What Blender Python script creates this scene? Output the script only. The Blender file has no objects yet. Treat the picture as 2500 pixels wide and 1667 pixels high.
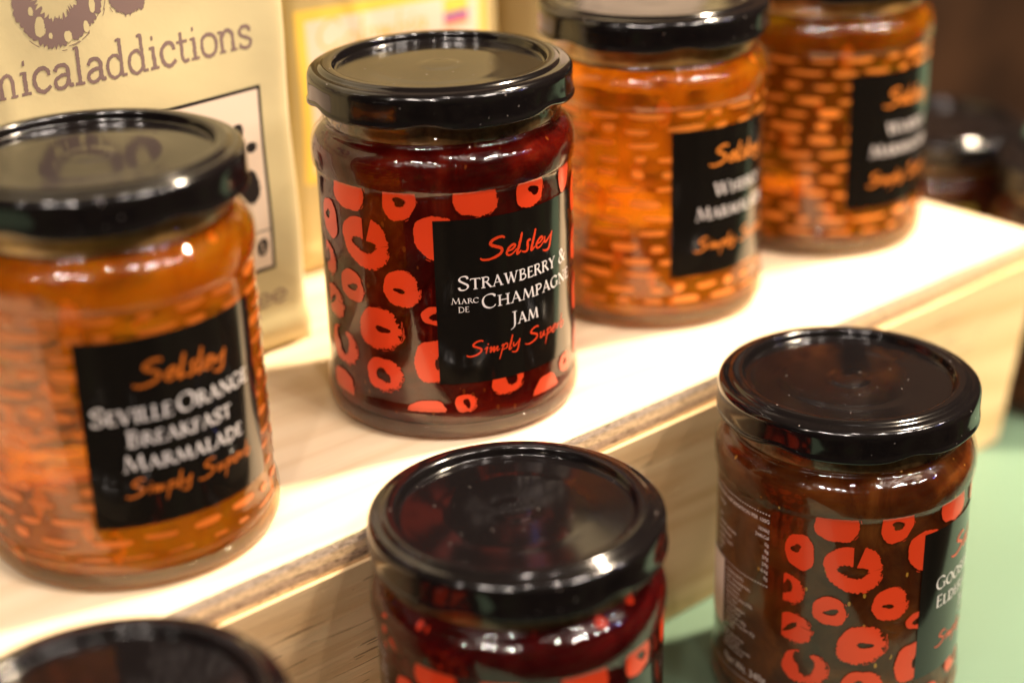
import bpy, math, random
from mathutils import Vector, Matrix
random.seed(7)
C = bpy.context.scene
MM = 0.001
R_ = math.radians

# ------------------------------------------------------------------ camera
cd = bpy.data.cameras.new('camera'); cam = bpy.data.objects.new('camera', cd)
C.collection.objects.link(cam); C.camera = cam
cd.sensor_width = 36.0; cd.lens = 4073.66*36/2500
cd.clip_start = 0.02; cd.clip_end = 30
PITCH, ROLL = R_(23.793981658), R_(-1.7229206)
fw = Vector((0, math.cos(PITCH), -math.sin(PITCH))); rt = Vector((1, 0, 0)); up = rt.cross(fw)
r2 = math.cos(ROLL)*rt + math.sin(ROLL)*up; u2 = -math.sin(ROLL)*rt + math.cos(ROLL)*up
m3 = Matrix((r2, u2, -fw)).transposed()
cam.matrix_world = Matrix.Translation((0, 0, 0.29879554)) @ m3.to_4x4()
cd.dof.use_dof = True; cd.dof.focus_distance = 0.445; cd.dof.aperture_fstop = 4.4
cd.dof.aperture_blades = 0

# ------------------------------------------------------------------ world, exposure, lamps
w = bpy.data.worlds.new('World'); C.world = w; w.use_nodes = True
nt = w.node_tree; bg = nt.nodes['Background']
tc = nt.nodes.new('ShaderNodeTexCoord'); nz = nt.nodes.new('ShaderNodeTexNoise'); cr = nt.nodes.new('ShaderNodeValToRGB')
nz.inputs['Scale'].default_value = 3.2; nz.inputs['Detail'].default_value = 3
nt.links.new(tc.outputs['Generated'], nz.inputs['Vector']); nt.links.new(nz.outputs['Fac'], cr.inputs[0])
e = cr.color_ramp.elements
e[0].position = .38; e[0].color = (.012, .007, .004, 1); e[1].position = .52; e[1].color = (.10, .055, .028, 1)
q = e.new(.60); q.color = (.16, .11, .06, 1)
q = e.new(.68); q.color = (.10, .16, .03, 1)
q = e.new(.76); q.color = (.34, .27, .20, 1)
nt.links.new(cr.outputs[0], bg.inputs[0]); bg.inputs[1].default_value = 0.42
C.view_settings.view_transform = 'Standard'; C.view_settings.look = 'None'
C.view_settings.exposure = 0.28; C.view_settings.gamma = 1
C.cycles.max_bounces = 14; C.cycles.transparent_max_bounces = 24
C.cycles.caustics_reflective = False; C.cycles.caustics_refractive = False
C.cycles.sample_clamp_indirect = 4.0

TGT = Vector((0.02, 0.47, 0.10))
def lamp(az, el, dist, size, power, col=(1, .80, .58), shape='DISK', sy=None, tgt=TGT, spread=None):
    """ceiling spot of the market hall or an added fill; az 0 = towards the camera side, + = right"""
    l = bpy.data.lights.new('ceiling_or_fill_lamp', 'AREA'); l.shape = shape; l.size = size
    if sy: l.size_y = sy
    l.energy = power; l.color = col
    if spread: l.spread = R_(spread)
    o = bpy.data.objects.new('ceiling_or_fill_lamp', l); C.collection.objects.link(o)
    a, b = R_(az), R_(el)
    d = Vector((math.sin(a)*math.cos(b), -math.cos(a)*math.cos(b), math.sin(b)))
    o.location = tgt + d*dist
    o.rotation_euler = (-d).to_track_quat('-Z', 'Y').to_euler()
    return o
WARM = (1, .79, .56); PALE = (1, .86, .76)
lamp(112, 60, 1.8, .13, 84, WARM)            # key: spot above the right end of the stand
lamp(52, 50, 2.2, .15, 9, PALE)
lamp(66, 44, 2.6, .13, 6, PALE)
lamp(40, 62, 2.4, .08, 7, PALE)
lamp(-28, 48, 2.5, .13, 9, PALE)
lamp(-46, 40, 2.6, .08, 5, PALE)
lamp(10, 70, 2.4, .08, 6, PALE)
lamp(88, 38, 3.0, .08, 6, PALE)
lamp(58, 46, 1.3, .08, .4, WARM, tgt=Vector((.22, .62, .02)), spread=24)  # added fill, no real spot: brightens the right end of the box front
lamp(-8, 42, 2.2, .09, 9, PALE)
for az_, el_, p_ in ((45, 46, 2.6), (57, 47, 3.0), (61, 53, 2.2), (74, 41, 2.4), (-33, 51, 2.4), (-22, 45, 2.6), (34, 55, 2.0), (-14, 47, 1.6)):
    lamp(az_, el_, 2.5, .12, p_*1.7, PALE)
lamp(80, 33, 2.2, .16, .8, (.25, .3, 1), 'RECTANGLE', .03)

# ------------------------------------------------------------------ helpers
def link(o, parent=None):
    C.collection.objects.link(o)
    if parent is not None: o.parent = parent
    return o
def mesh(name, verts, faces, mats, parent=None, smooth=True, idx=None, scale=MM):
    me = bpy.data.meshes.new(name)
    me.from_pydata([(v[0]*scale, v[1]*scale, v[2]*scale) for v in verts], [], faces)
    for m in (mats if isinstance(mats, (list, tuple)) else [mats]): me.materials.append(m)
    if idx: me.polygons.foreach_set('material_index', idx)
    if smooth: me.polygons.foreach_set('use_smooth', [True]*len(me.polygons))
    me.update()
    return link(bpy.data.objects.new(name, me), parent)
def tag(o, label=None, cat=None, group=None, kind=None):
    if label: o['label'] = label
    if cat: o['category'] = cat
    if group: o['group'] = group
    if kind: o['kind'] = kind
def empty(name, x, y, z, rz=0):
    o = bpy.data.objects.new(name, None); o.location = (x*MM, y*MM, z*MM); o.rotation_euler.z = rz
    o.empty_display_size = .02
    return link(o)

def lathe(prof, n=160, fn=None):
    """prof [(r,z)]; r=0 ends become poles"""
    V, F, rings = [], [], []
    for k, (r, z) in enumerate(prof):
        if r <= 1e-6:
            V.append((0, 0, z)); rings.append([len(V)-1]); continue
        ring = []
        for i in range(n):
            a = 2*math.pi*i/n; rr, zz = (r, z) if fn is None else fn(k, a, r, z)
            V.append((rr*math.cos(a), rr*math.sin(a), zz)); ring.append(len(V)-1)
        rings.append(ring)
    for A, B in zip(rings, rings[1:]):
        if len(A) == 1 and len(B) == 1: continue
        for i in range(n):
            j = (i+1) % n
            if len(A) == 1: F.append((A[0], B[j], B[i]))
            elif len(B) == 1: F.append((A[i], A[j], B[0]))
            else: F.append((A[i], A[j], B[j], B[i]))
    return V, F
def smooth_prof(pts, step=.5):
    out = [pts[0]]
    P = [pts[0]]+list(pts)+[pts[-1]]
    for i in range(1, len(P)-2):
        p0, p1, p2, p3 = P[i-1:i+3]
        L = math.dist(p1, p2); n = max(1, min(8, int(L/step)))
        for k in range(1, n+1):
            t = k/n
            out.append(tuple(.5*((2*p1[a])+(-p0[a]+p2[a])*t+(2*p0[a]-5*p1[a]+4*p2[a]-p3[a])*t*t+(-p0[a]+3*p1[a]-3*p2[a]+p3[a])*t**3) for a in (0, 1)))
    return out

# ------------------------------------------------------------------ materials
class NB:
    def __init__(s, name):
        s.m = bpy.data.materials.new(name); s.m.use_nodes = True; s.t = s.m.node_tree; s.n = s.t.nodes
        s.b = s.n.get('Principled BSDF'); s.out = s.n.get('Material Output'); s.tc = s.n.new('ShaderNodeTexCoord')
    def L(s, a, b): s.t.links.new(a, b)
    def mapping(s, scale, rot=(0, 0, 0), src='Object'):
        m = s.n.new('ShaderNodeMapping'); m.inputs['Scale'].default_value = scale; m.inputs['Rotation'].default_value = rot
        s.L(s.tc.outputs[src], m.inputs['Vector']); return m.outputs[0]
    def noise(s, vec, sc, det=4, rough=.6, dist=0):
        n = s.n.new('ShaderNodeTexNoise'); n.inputs['Scale'].default_value = sc; n.inputs['Detail'].default_value = det
        n.inputs['Roughness'].default_value = rough; n.inputs['Distortion'].default_value = dist
        if vec is not None: s.L(vec, n.inputs['Vector'])
        return n.outputs['Fac']
    def voro(s, vec, sc, feat='F1'):
        n = s.n.new('ShaderNodeTexVoronoi'); n.inputs['Scale'].default_value = sc; n.feature = feat
        if vec is not None: s.L(vec, n.inputs['Vector'])
        return n.outputs['Distance']
    def ramp(s, fac, stops):
        r = s.n.new('ShaderNodeValToRGB'); e = r.color_ramp.elements
        while len(e) < len(stops): e.new(.5)
        for el, (p, c) in zip(e, stops):
            el.position = p; el.color = (*c, 1) if len(c) == 3 else c
        s.L(fac, r.inputs[0]); return r.outputs[0]
    def math(s, op, a, b=None, clamp=False):
        m = s.n.new('ShaderNodeMath'); m.operation = op; m.use_clamp = clamp
        for i, v in enumerate((a, b)):
            if v is None: continue
            if isinstance(v, (int, float)): m.inputs[i].default_value = v
            else: s.L(v, m.inputs[i])
        return m.outputs[0]
    def mix(s, fac, a, b, mode='MIX'):
        m = s.n.new('ShaderNodeMix'); m.data_type = 'RGBA'; m.blend_type = mode
        for inp, v in ((m.inputs[0], fac), (m.inputs[6], a), (m.inputs[7], b)):
            if isinstance(v, (int, float)): inp.default_value = v
            elif isinstance(v, tuple): inp.default_value = (*v, 1) if len(v) == 3 else v
            else: s.L(v, inp)
        return m.outputs[2]
    def bump(s, h, dist, strength=1.0, prev=None):
        b = s.n.new('ShaderNodeBump'); b.inputs['Strength'].default_value = strength; b.inputs['Distance'].default_value = dist
        s.L(h, b.inputs['Height'])
        if prev is not None: s.L(prev, b.inputs['Normal'])
        return b.outputs[0]
    def set(s, **k):
        for a, v in k.items():
            i = s.b.inputs[a.replace('_', ' ')]
            if isinstance(v, (int, float)): i.default_value = v
            elif isinstance(v, tuple): i.default_value = (*v, 1) if (len(v) == 3 and i.type == 'RGBA') else v
            else: s.L(v, i)
        return s

def m_glass():
    b = NB('clear_glass'); n = b.n
    n.remove(b.b)
    tr = n.new('ShaderNodeBsdfTransparent'); tr.inputs[0].default_value = (.96, .965, .95, 1)
    gl = n.new('ShaderNodeBsdfGlossy'); gl.inputs['Roughness'].default_value = .014
    lw = n.new('ShaderNodeLayerWeight'); lw.inputs['Blend'].default_value = .5
    f = b.math('POWER', lw.outputs['Facing'], 4.8)
    f = b.math('MULTIPLY_ADD', f, .60)
    b.n[f.node.name].inputs[2].default_value = .055
    v = b.mapping((1, 1, .35))
    h = b.noise(v, 90, 2)
    bn = b.bump(h, .00012, .5)
    h2 = b.noise(b.mapping((1, 1, 1)), 700, 2)
    bn = b.bump(h2, .00002, .5, bn)
    b.L(bn, gl.inputs['Normal']); b.L(bn, lw.inputs['Normal'])
    mx = n.new('ShaderNodeMixShader'); b.L(f, mx.inputs[0]); b.L(tr.outputs[0], mx.inputs[1]); b.L(gl.outputs[0], mx.inputs[2])
    b.L(mx.outputs[0], b.out.inputs[0]); return b.m
def m_lid():
    b = NB('black_lacquered_tin')
    v = b.mapping((1, 1, 1))
    smear = b.noise(v, 38, 4)
    dust = b.voro(v, 330); sel = b.noise(v, 420, 1)
    d = b.math('LESS_THAN', dust, .06); d = b.math('MULTIPLY', d, b.math('GREATER_THAN', sel, .53))
    fine = b.noise(v, 2200, 2); fine = b.math('GREATER_THAN', fine, .70); fine = b.math('MULTIPLY', fine, .06)
    dd = b.math('MAXIMUM', d, fine)
    col = b.mix(dd, (.0045, .0036, .0038), (.26, .22, .20))
    rg = b.math('MULTIPLY_ADD', smear, .06); rg.node.inputs[2].default_value = .085
    rg = b.math('MAXIMUM', rg, b.math('MULTIPLY', dd, .6))
    bn = b.bump(b.noise(v, 45, 2), .00018, .35)
    bn = b.bump(d, .00003, .4, bn)
    b.set(Base_Color=col, Roughness=rg, Normal=bn, IOR=1.58, Specular_IOR_Level=.5, Coat_Weight=0)
    return b.m
def m_content(name, c1, c2, c3, sss, rad, bits=None, rough=.13, sc=60):
    b = NB(name); v = b.mapping((1, 1, 1))
    a = b.noise(v, sc, 5, .6, 1.2)
    col = b.ramp(a, [(.32, c1), (.50, c2), (.68, c3)])
    if bits:
        bc, bs, th = bits
        vv = b.mapping((1, 1, .55))
        d = b.voro(vv, bs); s2 = b.noise(v, 75, 2)
        k = b.math('MULTIPLY', b.math('LESS_THAN', d, th), b.math('GREATER_THAN', s2, .53))
        col = b.mix(k, col, bc)
    bn = b.bump(a, .0012, .5)
    b.set(Base_Color=col, Roughness=rough, Normal=bn, Subsurface_Weight=sss, Subsurface_Radius=rad, Subsurface_Scale=.012,
          Specular_IOR_Level=.16)
    return b.m
def m_plain(name, c, rough=.4, coat=0, spec=.5, bump=0, bsc=300, var=.0, vsc=40):
    b = NB(name); v = b.mapping((1, 1, 1))
    col = c
    if var:
        a = b.noise(v, vsc, 4)
        col = b.ramp(a, [(.3, tuple(x*(1-var) for x in c)), (.7, tuple(min(1, x*(1+var)) for x in c))])
    b.set(Base_Color=col, Roughness=rough, Coat_Weight=coat, Coat_Roughness=.04, Specular_IOR_Level=spec)
    if bump: b.set(Normal=b.bump(b.noise(v, bsc, 3), bump, .6))
    return b.m

GLASS = m_glass(); LID = m_lid()
INK_BLACK = m_plain('black_label_ink', (.006, .005, .004), .14, .45, .35)
INK_RED = m_plain('red_label_ink', (.62, .044, .0095), .30, .35, var=.06)
INK_WHITE = m_plain('white_label_ink', (.78, .72, .70), .35, .6)
INK_ORANGE = m_plain('orange_label_ink', (.68, .205, .024), .42, .4, var=.3)
INK_SOFT = m_plain('soft_orange_label_ink', (.46, .112, .010), .42, .4, var=.3)
INK_OLIVE = m_plain('olive_label_ink', (.42, .36, .06), .38, .5)
STRAW = m_content('strawberry_jam', (.022, .0008, .0007), (.052, .0020, .0011), (.10, .006, .002), .35, (1, .12, .06), ((.13, .025, .005), 330, .16))
CHERRY = m_content('dark_berry_jam', (.012, .0008, .0012), (.032, .0015, .0018), (.07, .003, .003), .3, (1, .1, .08), ((.62, .035, .010), 175, .30), sc=40)
GOOSE = m_content('gooseberry_jam', (.038, .0072, .0018), (.074, .017, .0036), (.13, .038, .007), .45, (1, .3, .1), ((.42, .20, .03), 300, .14))
def m_marmalade():
    b = NB('orange_marmalade'); v = b.mapping((1, 1, 1))
    a = b.noise(v, 40, 4, .6, 1.5)
    col = b.ramp(a, [(.30, (.38, .078, .0014)), (.50, (.58, .158, .004)), (.70, (.76, .28, .012))])
    strip = b.voro(b.mapping((1, 1, .45), (.5, .3, 0)), 95); k = b.math('MULTIPLY', b.math('LESS_THAN', strip, .22), b.math('GREATER_THAN', b.noise(v, 60, 1), .5))
    bn = b.bump(a, .0012, .5)
    b.set(Base_Color=b.mix(k, col, (.75, .17, .01)), Roughness=.20, Normal=bn, IOR=1.25, Specular_IOR_Level=.3,
          Transmission_Weight=b.math('MULTIPLY_ADD', k, -.35), Subsurface_Weight=1.0, Subsurface_Radius=(1, .30, .04), Subsurface_Scale=.02)
    for l in b.t.links:
        if l.to_socket == b.b.inputs['Transmission Weight']: l.from_node.inputs[2].default_value = .80
    return b.m
MARM = m_marmalade()
BACKJ = m_content('dark_chutney', (.020, .005, .003), (.05, .011, .004), (.09, .025, .008), .2, (1, .2, .1))

# wood ---------------------------------------------------------------
def m_pine(name, tone, grain_axis, cracks=.0, con=1.0):
    """grain runs along object x"""
    b = NB(name)
    s = {'x': (1.2, 14, 14)}[grain_axis]
    v = b.mapping(s)
    g = b.noise(v, 9, 6, .6, .6)
    g2 = b.noise(b.mapping((6, 160, 160)), 4, 4, .7, .3)
    wv = b.n.new('ShaderNodeTexWave'); wv.wave_type = 'BANDS'; wv.bands_direction = 'DIAGONAL'
    wv.inputs['Scale'].default_value = 5; wv.inputs['Distortion'].default_value = 7; wv.inputs['Detail'].default_value = 3
    wv.inputs['Detail Scale'].default_value = 1.2
    b.L(b.mapping((1.0, 9, 9)), wv.inputs['Vector'])
    d = tuple(x*y for x, y in zip(tone, (1-.22*con, 1-.34*con, 1-.48*con)))
    col = b.ramp(b.math('ADD', b.math('MULTIPLY', g, .6), b.math('MULTIPLY', wv.outputs['Fac'], .4)), [(.30, tone), (.62, tuple((x+y)/2 for x, y in zip(tone, d))), (.8, d)])
    col = b.mix(b.math('MULTIPLY', b.math('GREATER_THAN', g2, .60), .16*con), col, tuple(x*.55 for x in tone))
    bn = b.bump(g2, .0004, .35)
    if cracks:
        cv = b.mapping((38, 500, 800))
        ck = b.noise(cv, 1.0, 2, .5, .5)
        cm = b.math('GREATER_THAN', ck, 1-cracks)
        msk = b.noise(b.mapping((16, 40, 30)), 1.0, 1)
        cm = b.math('MULTIPLY', cm, b.math('GREATER_THAN', msk, .50))
        col = b.mix(b.math('MULTIPLY', cm, .6), col, (.10, .05, .018))
        bn = b.bump(b.math('MULTIPLY', cm, -1), .0012, 1, bn)
    b.set(Base_Color=col, Roughness=.62, Normal=bn, Specular_IOR_Level=.3)
    return b.m
PINE_TOP = m_pine('pale_pine_top', (.84, .68, .47), 'x', 0, .5)
PINE_FRONT = m_pine('pine_plywood_face', (.80, .58, .32), 'x', .345, .8)
def m_ply():
    b = NB('rough_plywood_edge')
    sx = b.n.new('ShaderNodeSeparateXYZ'); b.L(b.tc.outputs['Object'], sx.inputs[0])
    z = b.math('MULTIPLY', sx.outputs['Z'], 1000.0)       # mm, 0 at board underside
    wob = b.noise(b.mapping((14, 14, 60)), 3, 3); z2 = b.math('ADD', z, b.math('MULTIPLY', b.math('SUBTRACT', wob, .5), 1.6))
    zz = b.math('MULTIPLY', z2, 1/9.0)
    col = b.ramp(zz, [(0, (0.900, 0.578, 0.263)), (.13, (0.875, 0.578, 0.297)), (.17, (0.455, 0.297, 0.175)), (.40, (0.578, 0.403, 0.263)), (.44, (0.875, 0.630, 0.350)),
                      (.66, (0.770, 0.560, 0.350)), (.70, (0.630, 0.508, 0.403)), (.90, (0.735, 0.578, 0.438)), (.94, (0.900, 0.875, 0.490)), (1, (0.900, 0.900, 0.665))])
    g = b.noise(b.mapping((130, 130, 500)), 3, 5, .75)
    col = b.mix(1.0, col, b.ramp(g, [(.34, (.48, .42, .38)), (.52, (1, 1, 1)), (.72, (1.18, 1.12, 1.05))]), 'MULTIPLY')
    pit = b.noise(b.mapping((60, 60, 520)), 3, 4, .7)
    band = b.ramp(zz, [(.14, (0, 0, 0)), (.20, (1, 1, 1)), (.38, (1, 1, 1)), (.43, (.12, .12, .12)), (.64, (.1, .1, .1)), (.70, (.35, .35, .35)), (.92, (.2, .2, .2))])
    pm = b.math('MULTIPLY', b.math('GREATER_THAN', pit, .58), band)
    col = b.mix(b.math('MULTIPLY', pm, .75), col, (.10, .055, .03))
    bn = b.bump(g, .0009, .8); bn = b.bump(b.math('MULTIPLY', pm, -1), .0012, 1, bn)
    b.set(Base_Color=col, Roughness=.8, Normal=bn, Specular_IOR_Level=.2); return b.m
PLY = m_ply()

# ------------------------------------------------------------------ table, backdrop (setting)
TABLE = m_plain('mint_green_table', (.112, .188, .130), .5, 0, .35, .0001, 500, .06, 6)
def W(al, pe): return (T[0]*al+N[0]*(OFF+pe), T[1]*al+N[1]*(OFF+pe))
HS = 86.682; YAW = R_(40.3199); T = (math.cos(YAW), math.sin(YAW)); N = (-math.sin(YAW), math.cos(YAW)); OFF = 305.315
q4 = [W(-500, -125), W(1500, -125), W(1500, 232), W(-500, 232)]
mesh('table_top', [(a, b, 0) for a, b in q4]+[(a, b, -25) for a, b in q4],
     [(0, 1, 2, 3), (7, 6, 5, 4), (0, 4, 5, 1), (1, 5, 6, 2), (2, 6, 7, 3), (3, 7, 4, 0)], TABLE, None, False)['kind'] = 'structure'
DARKW = m_plain('dark_stained_wood', (.034, .015, .006), .7, 0, .2, .0004, 60, .6, 9)
q4 = [W(-700, 430), W(1700, 430), W(1700, 455), W(-700, 455)]
bw = mesh('back_wall', [(a, b, -400) for a, b in q4]+[(a, b, 700) for a, b in q4],
     [(3, 2, 1, 0), (4, 5, 6, 7), (0, 1, 5, 4), (1, 2, 6, 5), (2, 3, 7, 6), (3, 0, 4, 7)], DARKW, None, False)
bw['kind'] = 'structure'

# ------------------------------------------------------------------ display box
def slab(name, x0, x1, y0, y1, z0, z1, mats, parent, bev=.5, tilt=0, faces_idx=None):
    """board in local coords, chamfered by bev; bottom front edge pushed back by tilt"""
    V, F = [], []
    def ringz(z, ins):
        t = tilt*(z1-z)/(z1-z0) if tilt else 0
        return [(x0+ins, y0+ins+t, z), (x1-ins, y0+ins+t, z), (x1-ins, y1-ins, z), (x0+ins, y1-ins, z)]
    for z, ins in ((z0, bev), (z0+bev, 0), (z1-bev, 0), (z1, bev)): V += ringz(z, ins)
    F.append((3, 2, 1, 0)); F.append((12, 13, 14, 15))
    for k in range(3):
        for i in range(4):
            j = (i+1) % 4; F.append((4*k+i, 4*k+j, 4*k+4+j, 4*k+4+i))
    idx = None
    if isinstance(mats, list): idx = [0, 0]+[1]*4+[1]*4+[0]*4
    return mesh(name, V, F, mats, parent, False, idx)
ox, oy = W(0, 0)
box = empty('display_box', ox, oy, 0, YAW)
tag(box, 'long pale pine plywood display box under the upper row of jars', 'display box')
X0, X1, PD = -40, 510, 225
tb = slab('top_board', X0, X1, 0, PD, 0, 9, [PINE_TOP, PLY], box, .35); tb.location.z = (HS-9)*MM
slab('front_panel', X0, X1, -.8, 11, 0, HS-9, PINE_FRONT, box, .4, tilt=10)
slab('end_panel', X1-9, X1-.3, 11.2, PD, 0, HS-9, PINE_FRONT, box, .3)
slab('end_panel', X0+.3, X0+9, 11.2, PD, 0, HS-9, PINE_FRONT, box, .3)
slab('back_panel', X0+9.2, X1-9.2, PD-9, PD, 0, HS-9.1, PINE_FRONT, box, .3)

# ------------------------------------------------------------------ stroke lettering
def crom(P, n=6):
    if len(P) < 3: return list(P)
    Q = [tuple(2*a-b for a, b in zip(P[0], P[1]))]+list(P)+[tuple(2*a-b for a, b in zip(P[-1], P[-2]))]
    out = [P[0]]
    for i in range(1, len(Q)-2):
        p0, p1, p2, p3 = Q[i-1:i+3]
        for k in range(1, n+1):
            t = k/n
            out.append(tuple(.5*((2*p1[a])+(-p0[a]+p2[a])*t+(2*p0[a]-5*p1[a]+4*p2[a]-p3[a])*t*t+(-p0[a]+3*p1[a]-3*p2[a]+p3[a])*t**3) for a in (0, 1)))
    return out
# (kind, points, weight) kind c curve / l straight ; weight None = broad nib, number = fixed width; serif list (x,y,len)
CAPS = {
 'S': (.60, [('c', [(.52, .80), (.47, .95), (.33, 1.0), (.16, .95), (.08, .79), (.15, .64), (.33, .50), (.49, .36), (.52, .19), (.40, .03), (.24, -.01), (.10, .05), (.05, .20)], None)], []),
 'T': (.70, [('l', [(.35, 0), (.35, .97)], .125), ('l', [(.04, .965), (.66, .965)], .06), ('l', [(.05, .98), (.02, .84)], .05), ('l', [(.65, .98), (.68, .84)], .05)], [(.35, .02, .28)]),
 'R': (.70, [('l', [(.14, 0), (.14, 1)], .125), ('c', [(.14, .97), (.34, .98), (.48, .90), (.50, .74), (.40, .57), (.16, .53)], .075), ('l', [(.33, .55), (.66, .0)], .12)], [(.14, .02, .28), (.08, .98, .16), (.66, .02, .16)]),
 'A': (.78, [('l', [(.10, 0), (.38, 1)], .055), ('l', [(.36, 1.02), (.67, 0)], .13), ('l', [(.20, .34), (.56, .34)], .05)], [(.10, .02, .22), (.68, .02, .24)]),
 'W': (1.08, [('l', [(.12, 1), (.34, 0)], .13), ('l', [(.34, 0), (.55, .95)], .055), ('l', [(.52, 1), (.76, 0)], .13), ('l', [(.76, 0), (.98, 1)], .055)], [(.12, .98, .24), (.52, .98, .20), (.98, .98, .20)]),
 'B': (.62, [('l', [(.14, 0), (.14, 1)], .125), ('c', [(.14, .97), (.34, .98), (.45, .88), (.44, .70), (.32, .55), (.14, .53)], .07), ('c', [(.24, .54), (.44, .50), (.54, .34), (.50, .12), (.34, .02), (.14, .02)], .085)], [(.08, .02, .16), (.08, .98, .16)]),
 'E': (.56, [('l', [(.14, 0), (.14, 1)], .125), ('l', [(.08, .97), (.48, .97)], .055), ('l', [(.14, .53), (.42, .53)], .05), ('l', [(.08, .025), (.50, .025)], .055), ('l', [(.47, .99), (.48, .84)], .045), ('l', [(.50, 0), (.54, .18)], .05), ('l', [(.42, .60), (.42, .46)], .04)], []),
 'Y': (.70, [('l', [(.35, 0), (.35, .47)], .125), ('l', [(.08, 1), (.36, .45)], .12), ('l', [(.35, .45), (.62, 1)], .055)], [(.35, .02, .28), (.09, .98, .24), (.62, .98, .20)]),
 '&': (.86, [('c', [(.78, .52), (.68, .30), (.50, .08), (.28, -.01), (.10, .10), (.08, .30), (.22, .48), (.42, .62), (.50, .80), (.40, .97), (.26, .96), (.20, .80), (.30, .58), (.52, .28), (.80, 0)], None)], [(.80, .52, .22)]),
 'M': (.98, [('l', [(.10, 0), (.20, 1)], .055), ('l', [(.20, 1), (.50, .06)], .125), ('l', [(.50, .06), (.80, 1)], .055), ('l', [(.78, 1), (.88, 0)], .13)], [(.10, .02, .20), (.88, .02, .24)]),
 'C': (.76, [('c', [(.68, .80), (.60, .94), (.42, 1.0), (.20, .92), (.07, .70), (.06, .40), (.16, .13), (.38, -.01), (.58, .03), (.70, .18)], None), ('l', [(.69, .95), (.68, .76)], .04)], []),
 'D': (.78, [('l', [(.14, 0), (.14, 1)], .125), ('c', [(.10, .97), (.38, .97), (.60, .84), (.70, .60), (.70, .38), (.60, .14), (.38, .03), (.10, .03)], .095)], [(.08, .02, .14), (.08, .98, .14)]),
 'H': (.84, [('l', [(.15, 0), (.15, 1)], .125), ('l', [(.69, 0), (.69, 1)], .125), ('l', [(.15, .53), (.69, .53)], .05)], [(.15, .02, .28), (.69, .02, .28), (.15, .98, .28), (.69, .98, .28)]),
 'P': (.58, [('l', [(.14, 0), (.14, 1)], .125), ('c', [(.14, .97), (.34, .98), (.49, .88), (.50, .70), (.38, .52), (.18, .49)], .085)], [(.14, .02, .28), (.08, .98, .16)]),
 'G': (.82, [('c', [(.68, .82), (.58, .95), (.42, 1.0), (.20, .92), (.07, .70), (.06, .40), (.16, .13), (.38, -.01), (.58, .03), (.69, .10)], None), ('l', [(.69, .04), (.69, .42)], .12), ('l', [(.69, .95), (.68, .78)], .04)], [(.69, .43, .24)]),
 'N': (.86, [('l', [(.14, 0), (.14, 1)], .055), ('l', [(.10, 1), (.72, 0)], .13), ('l', [(.72, 0), (.72, 1)], .055)], [(.14, .02, .22), (.10, .98, .18), (.72, .98, .22)]),
 'J': (.40, [('c', [(.24, 1), (.24, .6), (.24, .2), (.22, -.05), (.12, -.22), (-.02, -.30)], None)], [(.24, .98, .28)]),
 'V': (.76, [('l', [(.10, 1), (.38, 0)], .13), ('l', [(.38, 0), (.66, 1)], .055)], [(.10, .98, .24), (.66, .98, .20)]),
 'I': (.34, [('l', [(.17, 0), (.17, 1)], .125)], [(.17, .02, .28), (.17, .98, .28)]),
 'L': (.56, [('l', [(.15, 0), (.15, 1)], .125), ('l', [(.08, .025), (.50, .025)], .055), ('l', [(.50, 0), (.54, .18)], .05)], [(.15, .98, .28)]),
 'O': (.88, [('c', [(.44, 1.0), (.20, .90), (.07, .62), (.08, .32), (.22, .07), (.46, -.01), (.68, .10), (.80, .38), (.78, .70), (.64, .94), (.43, 1.0)], None)], []),
 'K': (.72, [('l', [(.14, 0), (.14, 1)], .125), ('l', [(.16, .48), (.56, .98)], .05), ('l', [(.25, .56), (.66, 0)], .12)], [(.14, .02, .28), (.14, .98, .28), (.57, .98, .18), (.67, .02, .18)]),
 'F': (.54, [('l', [(.14, 0), (.14, 1)], .125), ('l', [(.08, .97), (.48, .97)], .055), ('l', [(.14, .53), (.42, .53)], .05), ('l', [(.47, .99), (.49, .82)], .045), ('l', [(.42, .60), (.42, .46)], .04)], [(.14, .02, .28)]),
 ' ': (.30, [], []),
}
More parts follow.
